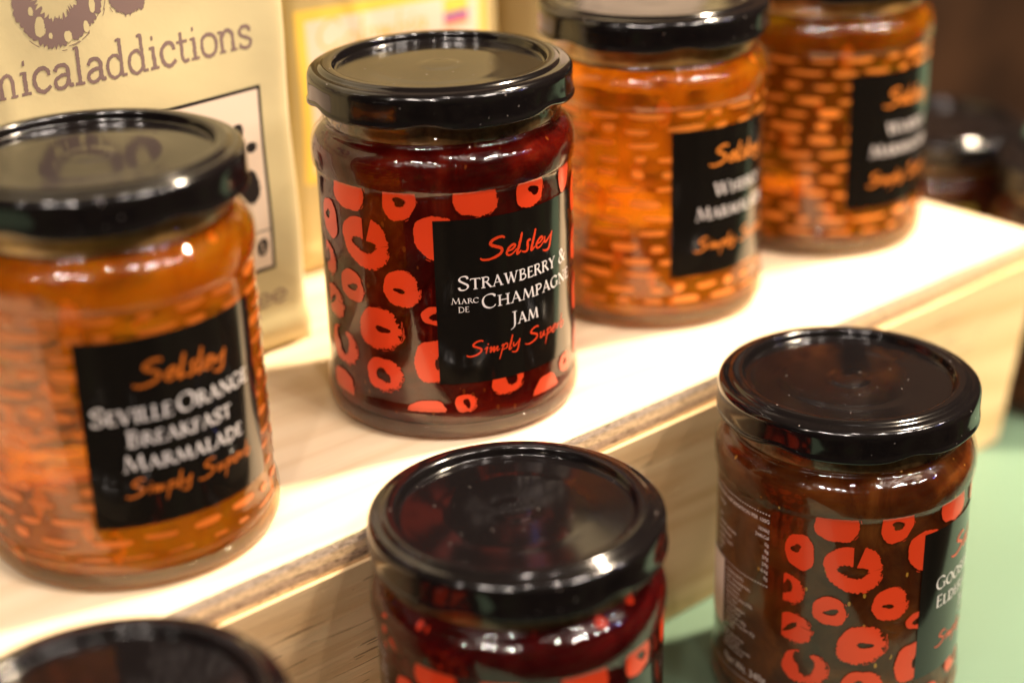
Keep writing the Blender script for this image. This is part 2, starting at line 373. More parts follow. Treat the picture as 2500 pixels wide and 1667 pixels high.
# brush script, x-height .45, cap 1
SCR = {
 'S': (.74, [('c', [(.66, .92), (.58, 1.0), (.40, .97), (.24, .82), (.24, .66), (.42, .54), (.58, .42), (.60, .24), (.46, .06), (.22, -.06), (.02, -.04), (-.06, .04)], .105)]),
 'e': (.36, [('c', [(.06, .22), (.20, .26), (.30, .40), (.26, .50), (.16, .46), (.06, .28), (.04, .10), (.12, .0), (.24, .06), (.38, .26)], .085)]),
 'l': (.20, [('c', [(.16, 1.02), (.13, .70), (.08, .34), (.04, .04), (.08, .0), (.18, .12)], .10)]),
 's': (.32, [('c', [(.30, .50), (.26, .56), (.20, .48), (.20, .36), (.22, .16), (.18, .02), (.10, .0), (.0, .06)], .095)]),
 'y': (.42, [('c', [(.04, .46), (.04, .24), (.10, .16), (.22, .30), (.34, .48)], .085), ('c', [(.38, .60), (.34, .30), (.30, -.08), (.22, -.26), (.10, -.26), (-.02, -.20)], .095)]),
 'i': (.22, [('c', [(.02, .34), (.14, .46), (.12, .26), (.10, .0)], .08), ('l', [(.14, .66), (.20, .70)], .10)]),
 'm': (.56, [('c', [(.02, .34), (.12, .44), (.08, .06), (.26, .44), (.24, .06), (.42, .42), (.40, .10), (.54, .20)], .08)]),
 'p': (.42, [('c', [(.04, .36), (.14, .46), (.08, .0), (.0, -.56)], .08), ('c', [(.08, .10), (.22, .46), (.34, .44), (.32, .18), (.12, .10), (.40, .20)], .075)]),
 'u': (.42, [('c', [(.02, .36), (.10, .44), (.06, .12), (.16, .06), (.30, .44), (.28, .10), (.42, .18)], .08)]),
 'r': (.30, [('c', [(.02, .30), (.10, .42), (.08, .06), (.16, .36), (.30, .44)], .08)]),
 'b': (.38, [('c', [(.16, .96), (.10, .50), (.06, .06), (.20, -.02), (.34, .20), (.28, .40), (.10, .26)], .085)]),
 ' ': (.30, []),
 'C': (.80, [('c', [(.70, .80), (.60, .98), (.36, .96), (.12, .66), (.08, .28), (.24, .02), (.48, .04), (.70, .22)], .10)]),
 'o': (.40, [('c', [(.20, .46), (.06, .30), (.08, .06), (.22, .0), (.34, .18), (.30, .40), (.20, .46)], .09)]),
 'a': (.42, [('c', [(.32, .42), (.14, .44), (.04, .22), (.10, .02), (.24, .10), (.34, .44), (.32, .10), (.42, .10)], .09)]),
}
# rough typewriter slab, x-height 1
SL = {
 'c': (.86, [('c', [(.74, .80), (.60, .98), (.36, .98), (.14, .76), (.10, .42), (.24, .10), (.50, .0), (.78, .20)], .17), ('l', [(.74, .86), (.74, .66)], .14)]),
 'h': (1.0, [('l', [(.18, 1.62), (.18, .05)], .15), ('c', [(.18, .66), (.38, .94), (.62, .94), (.74, .70), (.74, .05)], .15), ('l', [(.02, .04), (.34, .04)], .10), ('l', [(.60, .04), (.92, .04)], .10), ('l', [(.0, 1.58), (.2, 1.60)], .1)]),
 'e': (.90, [('c', [(.14, .50), (.80, .52), (.74, .84), (.48, 1.0), (.20, .84), (.10, .46), (.24, .10), (.52, .0), (.82, .18)], .15)]),
 'm': (1.5, [('l', [(.18, .98), (.18, .05)], .15), ('c', [(.18, .66), (.36, .94), (.58, .94), (.70, .70), (.70, .05)], .15), ('c', [(.70, .66), (.88, .94), (1.10, .94), (1.22, .70), (1.22, .05)], .15), ('l', [(.02, .04), (.34, .04)], .1), ('l', [(.56, .04), (.86, .04)], .1), ('l', [(1.08, .04), (1.40, .04)], .1), ('l', [(.0, .94), (.2, .95)], .1)]),
 'n': (1.02, [('l', [(.18, .98), (.18, .05)], .15), ('c', [(.18, .66), (.38, .94), (.62, .94), (.76, .70), (.76, .05)], .16), ('l', [(.02, .04), (.36, .04)], .11), ('l', [(.60, .04), (.96, .04)], .11), ('l', [(.0, .93), (.2, .95)], .1)]),
 'i': (.56, [('l', [(.27, .98), (.27, .05)], .17), ('l', [(.06, .05), (.48, .05)], .12), ('l', [(.08, .93), (.30, .95)], .11), ('l', [(.22, 1.36), (.32, 1.36)], .19)]),
 'a': (.92, [('c', [(.14, .76), (.30, .97), (.56, .97), (.70, .78), (.70, .30), (.76, .08), (.90, .08)], .16), ('c', [(.70, .56), (.40, .54), (.14, .36), (.16, .10), (.36, .0), (.60, .12), (.70, .34)], .15)]),
 'l': (.54, [('l', [(.27, 1.64), (.27, .05)], .16), ('l', [(.06, .05), (.48, .05)], .12), ('l', [(.10, 1.58), (.30, 1.62)], .11)]),
 'd': (1.02, [('l', [(.74, 1.64), (.74, .05)], .15), ('c', [(.72, .74), (.52, .96), (.26, .90), (.10, .58), (.14, .20), (.36, .0), (.60, .10), (.74, .32)], .14), ('l', [(.56, 1.58), (.76, 1.62)], .11), ('l', [(.72, .05), (.96, .05)], .12)]),
 't': (.66, [('c', [(.28, 1.34), (.28, .80), (.28, .24), (.38, .04), (.60, .08)], .15), ('l', [(.04, .92), (.60, .92)], .11)]),
 'o': (.98, [('c', [(.48, 1.0), (.20, .86), (.10, .50), (.20, .14), (.48, .0), (.76, .14), (.86, .50), (.76, .86), (.48, 1.0)], .15)]),
 's': (.80, [('c', [(.68, .78), (.56, .96), (.32, .98), (.14, .82), (.20, .60), (.46, .48), (.68, .32), (.62, .08), (.38, .0), (.14, .10)], .15), ('l', [(.68, .94), (.68, .72)], .1), ('l', [(.12, .24), (.12, .02)], .1)]),
 'f': (.62, [('c', [(.66, 1.56), (.46, 1.64), (.30, 1.46), (.28, .9), (.28, .05)], .15), ('l', [(.06, .92), (.56, .92)], .11), ('l', [(.08, .04), (.50, .04)], .11)]),
}
class Flat:
    """2-D shapes (s,z) in mm collected with material slot and lift, later wrapped on a cylinder or laid on a plane"""
    def __init__(s): s.V = []; s.F = []; s.I = []; s.k = 0
    def quadstrip(s, A, B, slot, lift):
        b = len(s.V)
        for a, c in zip(A, B): s.V.append((a[0], a[1], lift)); s.V.append((c[0], c[1], lift))
        for i in range(len(A)-1):
            s.F.append((b+2*i, b+2*i+1, b+2*i+3, b+2*i+2)); s.I.append(slot)
    def stroke(s, P, wfun, slot, lift, rag=0):
        # resample
        Q = [P[0]]
        for a, b in zip(P, P[1:]):
            n = max(1, int(math.dist(a, b)/.45))
            for k in range(1, n+1): Q.append((a[0]+(b[0]-a[0])*k/n, a[1]+(b[1]-a[1])*k/n))
        s.k += 1; lift = lift+.006*(s.k % 5)
        A, B = [], []
        for i, q in enumerate(Q):
            p0, p1 = Q[max(0, i-1)], Q[min(len(Q)-1, i+1)]
            dx, dy = p1[0]-p0[0], p1[1]-p0[1]; L = math.hypot(dx, dy) or 1
            w = wfun(math.degrees(math.atan2(dy, dx)), i/(max(1, len(Q)-1)))/2
            wa = w*(1+random.uniform(-rag, rag)); wb = w*(1+random.uniform(-rag, rag))
            A.append((q[0]-dy/L*wa, q[1]+dx/L*wa)); B.append((q[0]+dy/L*wb, q[1]-dx/L*wb))
        s.quadstrip(A, B, slot, lift)
    def text(s, txt, font, x0, z0, h, slot, lift, fit=None, small=.80, slant=0, climb=0, rag=0, heavy=1.0, taper=False):
        adv = 0; items = []
        for i, ch in enumerate(txt):
            sc = 1.0; key = ch
            if font is CAPS and ch.islower(): key = ch.upper(); sc = small
            g = font[key]; items.append((g, adv, sc)); adv += g[0]*sc*(1.06 if font is CAPS else 1)
        sx = (fit/(adv*h)) if fit else 1
        for g, a, sc in items:
            def tr(p):
                x = (a+p[0]*sc)*h*sx; z = p[1]*sc*h
                return (x0+x+slant*z, z0+z+climb*x)
            for kind, P, wt in g[1]:
                P2 = [tr(p) for p in (crom(P) if kind == 'c' else P)]
                if wt is None:
                    wf = lambda th, t, sc=sc: h*heavy*(.045+.095*abs(math.sin(math.radians(th-28)))**1.3)*(.85+.15*sc)
                elif taper:
                    wf = lambda th, t, wt=wt: h*wt*heavy*(.55+.60*math.sin(math.pi*min(1, max(0, .12+.85*t))))
                else: wf = lambda th, t, wt=wt: h*wt*heavy
                s.stroke(P2, wf, slot, lift, rag)
            if len(g) > 2:
                for sxp, sy, ln in g[2]:
                    a0, a1 = tr((sxp-ln/2, sy)), tr((sxp+ln/2, sy)); s.stroke([a0, a1], lambda th, t: h*.048*heavy, slot, lift)
        return adv*h*sx
    def rect(s, x0, x1, z0, z1, slot, lift, step=1.2):
        n = max(1, int((x1-x0)/step)); xs = [x0+(x1-x0)*i/n for i in range(n+1)]
        m = max(1, int((z1-z0)/2.5))
        for k in range(m):
            za, zb = z1+(z0-z1)*k/m, z1+(z0-z1)*(k+1)/m
            s.quadstrip([(x, za) for x in xs], [(x, zb) for x in xs], slot, lift)
    def blob(s, x0, x1, z0, z1, slot, lift, hole=None, gap=None, fray=0, clip=None, rot=0, seed=0, power=2.3, holerot=0):
        rnd = random.Random(seed); cx, cz = (x0+x1)/2, (z0+z1)/2; rx, rz = (x1-x0)/2, (z1-z0)/2
        ph = [rnd.uniform(0, 6.28) for _ in range(6)]
        hc = (cx+(hole[0] if hole else 0)*rx, cz+(hole[1] if hole else 0)*rz); hr = (hole[2]*rx, hole[3]*rz) if hole else (.02, .02)
        n = 144; nr = 5; s.k += 1; lift = lift+.006*(s.k % 5)
        def cl(p):
            if clip is None: return p
            return (min(max(p[0], clip[0]), clip[1]), min(max(p[1], clip[2]), clip[3]))
        rings = []
        for i in range(n+1):
            a = 2*math.pi*(i % n)/n
            if gap and abs((a-gap[0]+math.pi) % (2*math.pi)-math.pi) < gap[1]: rings.append(None); continue
            c, sn = math.cos(a), math.sin(a)
            rr = (abs(c)**power+abs(sn)**power)**(-1/power)
            fr = fray*(.5+.5*math.cos(a+.6))
            rr *= 1+.05*math.sin(2*a+ph[0])+.04*math.sin(3*a+ph[1])+.02*math.sin(7*a+ph[2])+rnd.uniform(-1, .6)*(.026+.13*fr)
            o = (cx+rx*rr*c, cz+rz*rr*sn)
            hh = 1+.22*math.sin(2*a+ph[3])+.12*math.sin(3*a+ph[4])+rnd.uniform(-.14, .14)
            ca, sa = math.cos(holerot), math.sin(holerot); hx, hz = hr[0]*hh*c, hr[1]*hh*sn
            inn = (hc[0]+hx*ca-hz*sa, hc[1]+hx*sa+hz*ca)
            col = []
            for k in range(nr+1):
                t = k/nr; col.append(cl((inn[0]+(o[0]-inn[0])*t, inn[1]+(o[1]-inn[1])*t)))
            rings.append(col)
        for A, B in zip(rings, rings[1:]):
            if A is None or B is None: continue
            b = len(s.V)
            for p in A+B: s.V.append((p[0], p[1], lift))
            m = nr+1
            for k in range(nr):
                f = (b+k, b+m+k, b+m+k+1, b+k+1)
                P = [s.V[v] for v in f]
                ar = abs((P[2][0]-P[0][0])*(P[3][1]-P[1][1])-(P[3][0]-P[1][0])*(P[2][1]-P[0][1]))
                if ar > 1e-5: s.F.append(f); s.I.append(slot)
        # loose bristle marks
        for _ in range(int(26*fray)):
            a = rnd.gauss(-.5, .7); r1 = rnd.uniform(.95, 1.13); a2 = a+rnd.uniform(.08, .28)
            P = [(cx+rx*r1*math.cos(a+(a2-a)*k/3), cz+rz*r1*math.sin(a+(a2-a)*k/3)) for k in range(4)]
            if clip and any(not (clip[0] < q[0] < clip[1] and clip[2] < q[1] < clip[3]) for q in P): continue
            s.stroke(P, lambda th, t: .16, slot, lift)
    def wrap(s, name, R, phi0, mats, parent):
        V = []
        for x, z, l in s.V:
            a = phi0+x/R; V.append(((R+l)*math.cos(a), (R+l)*math.sin(a), z))
        return mesh(name, V, s.F, mats, parent, True, s.I)
    def lay(s, name, mats, parent, wd, ht):
        return mesh(name, [(x, -.3*l-bulge(x, z, wd, ht, wd)*min(1, z/10), z) for x, z, l in s.V], s.F, mats, parent, False, s.I)
    def font(s, txt, x, z, h, slot, lift, align='LEFT', maxw=None):
        cu = bpy.data.curves.new('t', 'FONT'); cu.body = txt; cu.size = h/.72; cu.align_x = align; cu.resolution_u = 2
        ob = bpy.data.objects.new('t', cu); C.collection.objects.link(ob); bpy.context.view_layer.update()
        me = bpy.data.meshes.new_from_object(ob.evaluated_get(bpy.context.evaluated_depsgraph_get()))
        b = len(s.V)
        for v in me.vertices: s.V.append((x+v.co.x*.92, z+v.co.y, lift))
        for p in me.polygons: s.F.append(tuple(b+i for i in p.vertices)); s.I.append(slot)
        bpy.data.meshes.remove(me); bpy.data.objects.remove(ob); bpy.data.curves.remove(cu)

# ------------------------------------------------------------------ jars
RL = 35.93   # printed sleeve radius
PROF_OUT = smooth_prof([(24, .9), (30.5, .2), (32.6, 0), (34.8, .7), (36.1, 2.2), (36.65, 4.8), (36.75, 8.0), (36.5, 9.6), (35.85, 10.7), (35.75, 12.5)]) + \
    [(35.75, z) for z in range(14, 71, 3)] + \
    smooth_prof([(35.75, 71), (35.9, 71.9), (36.6, 73.0), (36.8, 74.6), (36.85, 77.2), (36.5, 79.6), (35.6, 81.4), (34.2, 82.7), (33.0, 83.4), (32.5, 84.2), (32.8, 85.2), (33.1, 85.8), (32.8, 86.5), (32.3, 87.2), (32.2, 90), (32.2, 96)])
INNER = smooth_prof([(0, 6.4), (20, 4.8), (29, 3.9), (33.0, 4.0), (35.1, 5.4), (36.05, 8.2), (35.6, 12)])+[(35.62, z) for z in range(14, 71, 4)] + \
    smooth_prof([(35.62, 71), (36.1, 73), (36.4, 75.5), (36.25, 78), (35.2, 80.4), (33.4, 82.4), (32.3, 83.3), (31.9, 84.3)])+[(20, 84.5), (0, 84.5)]
LIDP = [(0, -1.95), (4.0, -1.95), (5.0, -2.02), (6.0, -2.14), (7.4, -2.18), (17.0, -2.18), (18.4, -2.23), (19.6, -2.33), (21.0, -2.38), (24.5, -2.4), (26.8, -2.4), (28.2, -2.39), (28.7, -2.33), (28.95, -2.1), (29.1, -1.6), (29.25, -.8), (29.45, -.3), (29.8, -.08),
        (30.4, 0), (31.6, 0), (32.3, -.12), (32.8, -.5), (33.2, -.85), (33.8, -1.0), (34.7, -1.1), (35.5, -1.45), (36.05, -2.0), (36.35, -2.8), (36.45, -3.8), (36.5, -6.5), (36.5, -8.4), (36.62, -9.0), (36.9, -9.5), (36.9, -10.0), (36.5, -10.35), (36.0, -10.2), (35.7, -9.6), (35.6, -8.0), (35.4, -3.2), (0, -3.2)]
def lug(k, a, r, z):
    if k < 28 or r < 35.55: return r, z
    u = (a/(2*math.pi)*6) % 1.0; d = min(u, 1-u)*2      # 0 at lug centre
    g = math.exp(-(d/.30)**2)
    f = min(1, (k-27)/4)
    return r-.55*g*f, z+1.25*g*f
ME = {}
def part_mesh(key, builder):
    if key not in ME: ME[key] = builder()
    return ME[key]
def add_part(name, me, parent):
    o = bpy.data.objects.new(name, me); return link(o, parent)
def mk(name, VF, mat):
    me = bpy.data.meshes.new(name); me.from_pydata([(v[0]*MM, v[1]*MM, v[2]*MM) for v in VF[0]], [], VF[1]); me.materials.append(mat)
    me.polygons.foreach_set('use_smooth', [True]*len(me.polygons)); me.update(); return me
def glass_builder():
    V, F = lathe(PROF_OUT, 192)
    # stippled knurl dots round the heel
    def dot(a, z, r, h):
        b = len(V); rr = 36.72 if z > 4 else 36.2
        for k in range(7):
            if k == 6: u = v = 0; hh = h
            else: u, v, hh = r*math.cos(k*math.pi/3), r*math.sin(k*math.pi/3), 0
            aa = a+u/36; V.append(((rr+hh)*math.cos(aa), (rr+hh)*math.sin(aa), z+v))
        for k in range(6): F.append((b+k, b+(k+1) % 6, b+6))
    for i in range(84): dot(2*math.pi*i/84, 3.2, .55, .45)
    return mk('jar_glass', (V, F), GLASS)
NECKA = m_plain('amber_neck_refraction', (.85, .42, .13), .25, .6, .6, .0010, 110, .4, 120)  # no liner: refraction in the clear neck glass painted as ring colour
NECKM = m_plain('golden_neck_refraction', (.17, .085, .028), .22, .7, .6, .0010, 110, .8, 160)  # gold refracted by the glass threads, likewise painted into the ring
def neck_builder(m):
    return mk('neck_thread', lathe([(31.0, 82.6), (31.9, 83.6), (31.5, 84.6), (31.9, 85.6), (31.5, 86.6), (31.8, 88), (31.4, 94)], 128), m)
def m_base(nm, tint, gc):
    b = NB(nm); n = b.n
    b.set(Base_Color=gc, Roughness=.03, IOR=1.5, Transmission_Weight=.8)
    tr = n.new('ShaderNodeBsdfTransparent'); tr.inputs[0].default_value = (*tint, 1)
    mx = n.new('ShaderNodeMixShader'); mx.inputs[0].default_value = .48
    b.L(tr.outputs[0], mx.inputs[1]); b.L(b.b.outputs[0], mx.inputs[2]); b.L(mx.outputs[0], b.out.inputs[0]); return b.m
BASEA = m_base('amber_refraction_glass', (.97, .72, .36), (.86, .56, .22)); BASER = m_base('red_refraction_glass', (.86, .60, .48), (.70, .44, .33))  # contents refracted in the clear heel, painted in as a glass tint
def base_builder(m):
    return mk('glass_base', lathe([(24, 3.2), (24, 1.0), (30.5, .25), (32.6, .06), (34.7, .75), (35.98, 2.2), (36.4, 3.4), (36.55, 4.6), (36.2, 5.3), (35.2, 4.7), (33, 3.6), (24, 3.2)], 160), m)
def lid_builder():
    top = 99.8
    V, F = lathe([(r, z+top) for r, z in LIDP], 192, lug)
    return mk('jar_lid', (V, F), LID)

DOTS = [ # x0,x1,z0,z1, hole(dx,dz,rx,rz), gap, fray
 (-39.5, -30.9, 55.4, 66.1, (-.25, .15, .33, .22), None, .05), (-31.1, -19.6, 65.2, 76, None, None, .1), (-13.7, -4.2, 64.9, 75, (.05, .02, .42, .22), None, .15), (5.8, 17.6, 65.4, 76, None, None, .3),
 (23.6, 32.9, 65.0, 75.5, (.25, -.1, .40, .24), None, .15), (40.5, 47.5, 65.5, 78, None, None, .1),
 (-28.1, -12.4, 50.0, 64.5, (-.02, -.12, .44, .30), (math.radians(82), .17), .35), (-4.9, 6, 54.0, 66.8, None, None, .3), (-43, -33.8, 43.6, 53.0, (.0, .1, .3, .5), None, .9),
 (-30.9, -21.6, 38.9, 48.0, (.12, -.06, .45, .2), None, .2), (-14.9, -4.1, 40.3, 50.5, (-.1, -.1, .3, .14), None, .5), (-4.1, 4, 35.2, 40.9, (.1, .0, .5, .5), None, .25),
 (-41.5, -30.8, 31.6, 40.6, (-.15, .0, .55, .16), None, .9), (-24.2, -9.9, 26.8, 38.6, (.15, .0, .28, .18), None, 1.0), (-38.7, -26.1, 18.1, 29.6, (.0, .25, .5, .6), (math.radians(88), .42), .9),
 (-6.9, 5, 18.4, 31.0, (.1, -.1, .10, .35), None, .5), (-22.0, -10.8, 14.0, 24.4, (-.05, -.05, .36, .42), None, .9), (-39.5, -28.4, 7, 16.0, None, None, .2), (-9.3, 1.3, 5, 13.1, None, None, .4),
 (3.7, 9.8, 9.2, 14.5, (.15, .0, .32, .5), None, .8), (14.2, 24.2, 12.9, 22, (.2, .0, .35, .5), None, .4), (27.2, 38.1, 4, 14.1, None, None, .4), (39.3, 45.8, 11.8, 17.2, (.0, .1, .3, .3), None, .3),
 (50, 60, 56, 68, (.1, .1, .3, .3), None, .3), (63, 76, 60, 75, None, None, .2), (49.5, 58, 42, 52, (.1, .1, .3, .3), None, .5), (60, 74, 44, 58, (0, .1, .4, .3), (1.4, .2), .4), (50, 61, 26, 37, (.1, .1, .3, .3), None, .6), (65, 77, 28, 41, (.1, .1, .3, .3), None, .7), (51, 62, 12, 22, None, None, .3), (66, 78, 10, 24, (.1, .1, .3, .5), None, .4),
 (80, 90, 50, 62, (.1, .1, .3, .3), None, .3), (82, 92, 68, 76, None, None, .2), (80, 91, 30, 41, (.1, .1, .3, .3), None, .3), (93, 104, 55, 66, (.1, .1, .3, .3), None, .5), (94, 106, 36, 48, (.1, .1, .3, .3), None, .3), (82, 92, 12, 22, (.1, .1, .3, .3), None, .3), (96, 107, 15, 27, None, None, .3)]
def berry_label(fl, slot):
    for i, (x0, x1, z0, z1, hole, gap, fray) in enumerate(DOTS):
        clip = (-39.5, 1e3, 9.0, 72.8)
        fl.blob(x0, x1, z0, z1, slot, .05, hole, gap, fray, clip, seed=i*13+5, holerot=.0 if i != 12 else .6)
def weave_label(fl, slot, seed=3):
    rnd = random.Random(seed); z = 70.6; row = 0
    circ = 2*math.pi*RL
    while z > 9:
        x = -circ/2+rnd.uniform(0, 6)
        while x < circ/2-8:
            L = rnd.choice([4, 6, 8, 9.5, 11])*rnd.uniform(.85, 1.15); h = rnd.uniform(1.9, 2.9)
            P = rnd.uniform(-.45, .45)
            q0 = len(fl.V)
            fl.blob(x, x+L, z-h/2+P, z+h/2+P, slot, .05, None, None, .12, (-500, 500, 9, 72.6), seed=rnd.randrange(9999), power=2.6)
            zc = z+P; fl_top = rnd.choice([.25, .4, .9]); bend = rnd.uniform(-.5, .5)
            for q in range(q0, len(fl.V)):
                vx, vz, vl = fl.V[q]
                if vz > zc: vz = zc+(vz-zc)*fl_top
                fl.V[q] = (vx, min(72.6, vz+bend*((vx-x)/L-.5)), vl)
            x += L+rnd.uniform(2, 6)
        z -= rnd.uniform(4.2, 5.0); row += 1
def panel(fl, lines, brand_slot, white_slot, black_slot=0):
    fl.rect(0, 48.2, 17.9, 65.1, black_slot, .10)
    S = brand_slot
    fl.text('Selsley', SCR, 12.8, 53.6, 5.6, S, .15, fit=23.6, slant=.12, climb=-.035, rag=.16, heavy=1.35, taper=True)
    for (t, x, z, h, fit) in lines: fl.text(t, CAPS, x, z, h, white_slot, .15, fit=fit, heavy=1.12)
    fl.text('Simply', SCR, 7.9, 26.0, 4.1, S, .15, fit=15.4, slant=.10, rag=.12, heavy=1.25, taper=True)
    fl.text('Superb', SCR, 25.4, 26.2, 4.1, S, .15, fit=16.6, slant=.10, rag=.12, heavy=1.25, taper=True)
def nutrition(fl, slot):
    for z, x0 in ((69.0, -68), (46.3, -66), (11.6, -68)):
        x = x0
        while x < -44.6:
            fl.rect(x, x+.38, z-.19, z+.19, slot, .06); x += 1.0
    F = fl.font
    F('NUTRITIONAL INFORMATION PER 100G', -44.6, 66.3, 1.25, slot, .06, 'RIGHT')
    for i, (l, v) in enumerate([('Energy', '1036kJ'), ('', '244kCal'), ('Fat', '0g'), ('of which saturates', '0g'), ('Carbohydrate', '59g'), ('of which sugars', '59g'), ('Protein', '0.6g'), ('Salt', '0g')]):
        z = 63.4-i*2.17
        F(v, -44.6, z, 1.15, slot, .06, 'RIGHT')
        if l: F(l, -68, z, 1.1, slot, .06)
    for i, l in enumerate(['INGREDIENTS:', 'Sugar, Gooseberries,', 'Concentrated', 'Lemon Juice,', 'Elderflower Juice (1%),', 'Citric Acid,', 'Acidity Regulator.', 'Prepared with', '45g Fruit per 100g.', 'Total Sugar Content 65g', 'per 100g.']):
        F(l, -62.5, 43.6-i*1.75, 1.1, slot, .06)
    for i, l in enumerate(['Once opened keep', 'refrigerated and', 'consume within 6 weeks', 'Best before see lid']): F(l, -62.5, 23.4-i*1.6, 1.0, slot, .06)
    F('Net Wt. 340g', -44.0, 13.8, 2.5, slot, .06, 'RIGHT')
    fl.rect(-76, -63.8, 24, 46, slot, .06)

def jar(name, x, y, z, phi_deg, content, cname, label, cat, kind, lines=None, ink=None, nut=False, seed=3, group=None, lidrot=0, pan=True):
    t = empty(name, x, y, z); tag(t, label, cat, group)
    add_part('glass_body', part_mesh('g', glass_builder), t)
    add_part('neck_thread', part_mesh('n'+kind, lambda: neck_builder(NECKA if kind == 'weave' else NECKM)), t)
    add_part('glass_base', part_mesh('b'+kind, lambda: base_builder(BASEA if kind == 'weave' else BASER)), t)
    l = add_part('lid', part_mesh('l', lid_builder), t); l.rotation_euler.z = R_(lidrot)
    add_part(cname, part_mesh('c'+content.name, lambda: mk(cname, lathe(INNER, 96), content)), t)
    fl = Flat()
    if kind == 'berry': berry_label(fl, 1)
    else: weave_label(fl, 1, seed)
    if pan: panel(fl, lines or [], 1, 2)
    if nut: nutrition(fl, 2)
    fl.wrap('label', RL, R_(phi_deg), [INK_BLACK, ink, INK_WHITE], t)
    return t

ROWG = 'jars in the row on the wooden box'
jar('marmalade_jar', -97.32, 374.86, HS, -90.7, MARM, 'marmalade', 'orange marmalade jar reading Seville Orange Breakfast Marmalade, nearest on the wooden box', 'marmalade jar', 'weave',
    [('Seville', 2.0, 44.6, 4.3, 18.8), ('Orange', 21.8, 44.8, 4.3, 22.0), ('Breakfast', 9.3, 38.6, 4.0, 27.3), ('Marmalade', 7.8, 32.4, 4.0, 32.0)], INK_SOFT, seed=3, group=ROWG, lidrot=12)
jar('jam_jar', -17.54, 448.83, HS, -93.9, STRAW, 'jam', 'dark red strawberry jam jar with red berry prints, in focus on the wooden box', 'jam jar', 'berry',
    [('Strawberry', 6.0, 45.3, 3.9, 31.8), ('&', 39.6, 45.3, 3.9, 4.0), ('Marc', 4.0, 41.4, 1.75, 7.6), ('DE', 5.8, 38.9, 1.6, 3.1), ('Champagne', 12.3, 39.4, 3.9, 33.6), ('Jam', 20.6, 32.9, 3.9, 9.6)], INK_RED, group=ROWG, lidrot=25)
jar('marmalade_jar', 47.33, 521.57, HS, -85.5, MARM, 'marmalade', 'blurred whisky marmalade jar standing right behind the strawberry jam jar', 'marmalade jar', 'weave',
    [('Whisky', 14.0, 43.2, 4.1, 23.0), ('Marmalade', 8.0, 36.0, 4.1, 32.0)], INK_ORANGE, seed=8, group=ROWG, lidrot=40)
jar('marmalade_jar', 113.88, 579.79, HS, -86.4, MARM, 'marmalade', 'farthest blurred marmalade jar at the right end of the wooden box', 'marmalade jar', 'weave',
    [('Whisky', 14.0, 43.2, 4.1, 23.0), ('Marmalade', 8.0, 36.0, 4.1, 32.0)], INK_ORANGE, seed=21, group=ROWG, lidrot=5)
LOWG = 'jars on the green table in front of the box'
jar('jam_jar', -.13, 354.44, 0, -84.0, CHERRY, 'jam', 'dark berry jam jar with black lid at bottom centre in front of the box', 'jam jar', 'berry', [], INK_RED, True, group=LOWG, lidrot=10)
jar('jam_jar', 94.12, 423.64, 0, -62.9, GOOSE, 'jam', 'brown gooseberry jam jar with red berry prints on the green table', 'jam jar', 'berry',
    [('Gooseberry', 6.0, 45.3, 3.9, 31.8), ('&', 39.6, 45.3, 3.9, 4.0), ('Elderflower', 6.4, 39.3, 3.9, 35.0), ('Jam', 20.0, 33.2, 3.9, 9.6)], INK_RED, True, group=LOWG, lidrot=48)
jar('jam_jar', -82.5, 276.0, 0, -70, CHERRY, 'jam', 'jar with only its black lid in view at the bottom left corner', 'jam jar', 'berry', [], INK_RED, False, group=LOWG, lidrot=30)

# darker jars behind the right end of the box: one built, the rest copied
bj = jar('chutney_jar', 179.4, 668.5, 0, -70, BACKJ, 'chutney', 'very blurred dark jar with black lid just behind the right end of the box', 'jam jar', 'berry', [], INK_OLIVE, False, group='dark jars behind the box', lidrot=0)
def copy_tree(o, x, y, rz, label):
    c = o.copy(); C.collection.objects.link(c); c.location = (x*MM, y*MM, 0); c.rotation_euler.z = rz; c['label'] = label
    for ch in list(o.children):
        d = ch.copy(); C.collection.objects.link(d); d.parent = c
    return c
for x, y, rz, lb in [(226, 612, 1.0, 'blurred dark jar at the right edge beside the end of the box'),
                     ]:
    copy_tree(bj, x, y, rz, lb)

# ------------------------------------------------------------------ coffee bags
def m_bag(name, c, gloss):
    b = NB(name); v = b.mapping((1, 1, 1))
    a = b.noise(v, 14, 3); col = b.ramp(a, [(.3, tuple(x*.94 for x in c)), (.7, c)])
    cre = b.noise(b.mapping((1, 1, .8)), 11, 2, .4, .8)
    fine = b.noise(v, 140, 3)
    bn = b.bump(cre, .010, .55); bn = b.bump(fine, .0003, .4, bn)
    b.set(Base_Color=col, Roughness=gloss, Normal=bn, Specular_IOR_Level=.5, Sheen_Weight=.1); return b.m
BAGM = m_bag('cream_foil_paper', (.58, .495, .272), .32)
BAG2M = m_bag('straw_foil_paper', (.50, .39, .17), .42)
BAG3M = m_bag('olive_foil_paper', (.66, .54, .28), .40)
def bulge(x, z, wd, ht, k):
    u = max(0, min(1, -x/wd)); v = max(0, min(1, z/ht))
    b = 4.2*math.sin(math.pi*u)**.7*math.sin(math.pi*min(1, .12+v*.8))
    b += .55*math.sin(x*.09+z*.035+k)*math.sin(z*.045+k*2)+.35*math.sin(x*.045-z*.11+k*3)
    b += .5*math.exp(-((x+.62*wd+(z-60)*.25)/3.5)**2)*math.sin(math.pi*v)
    e = min(u, 1-u)*wd                      # rounded side folds
    if e < 5: b -= 3.0*(1-e/5)**2
    return b
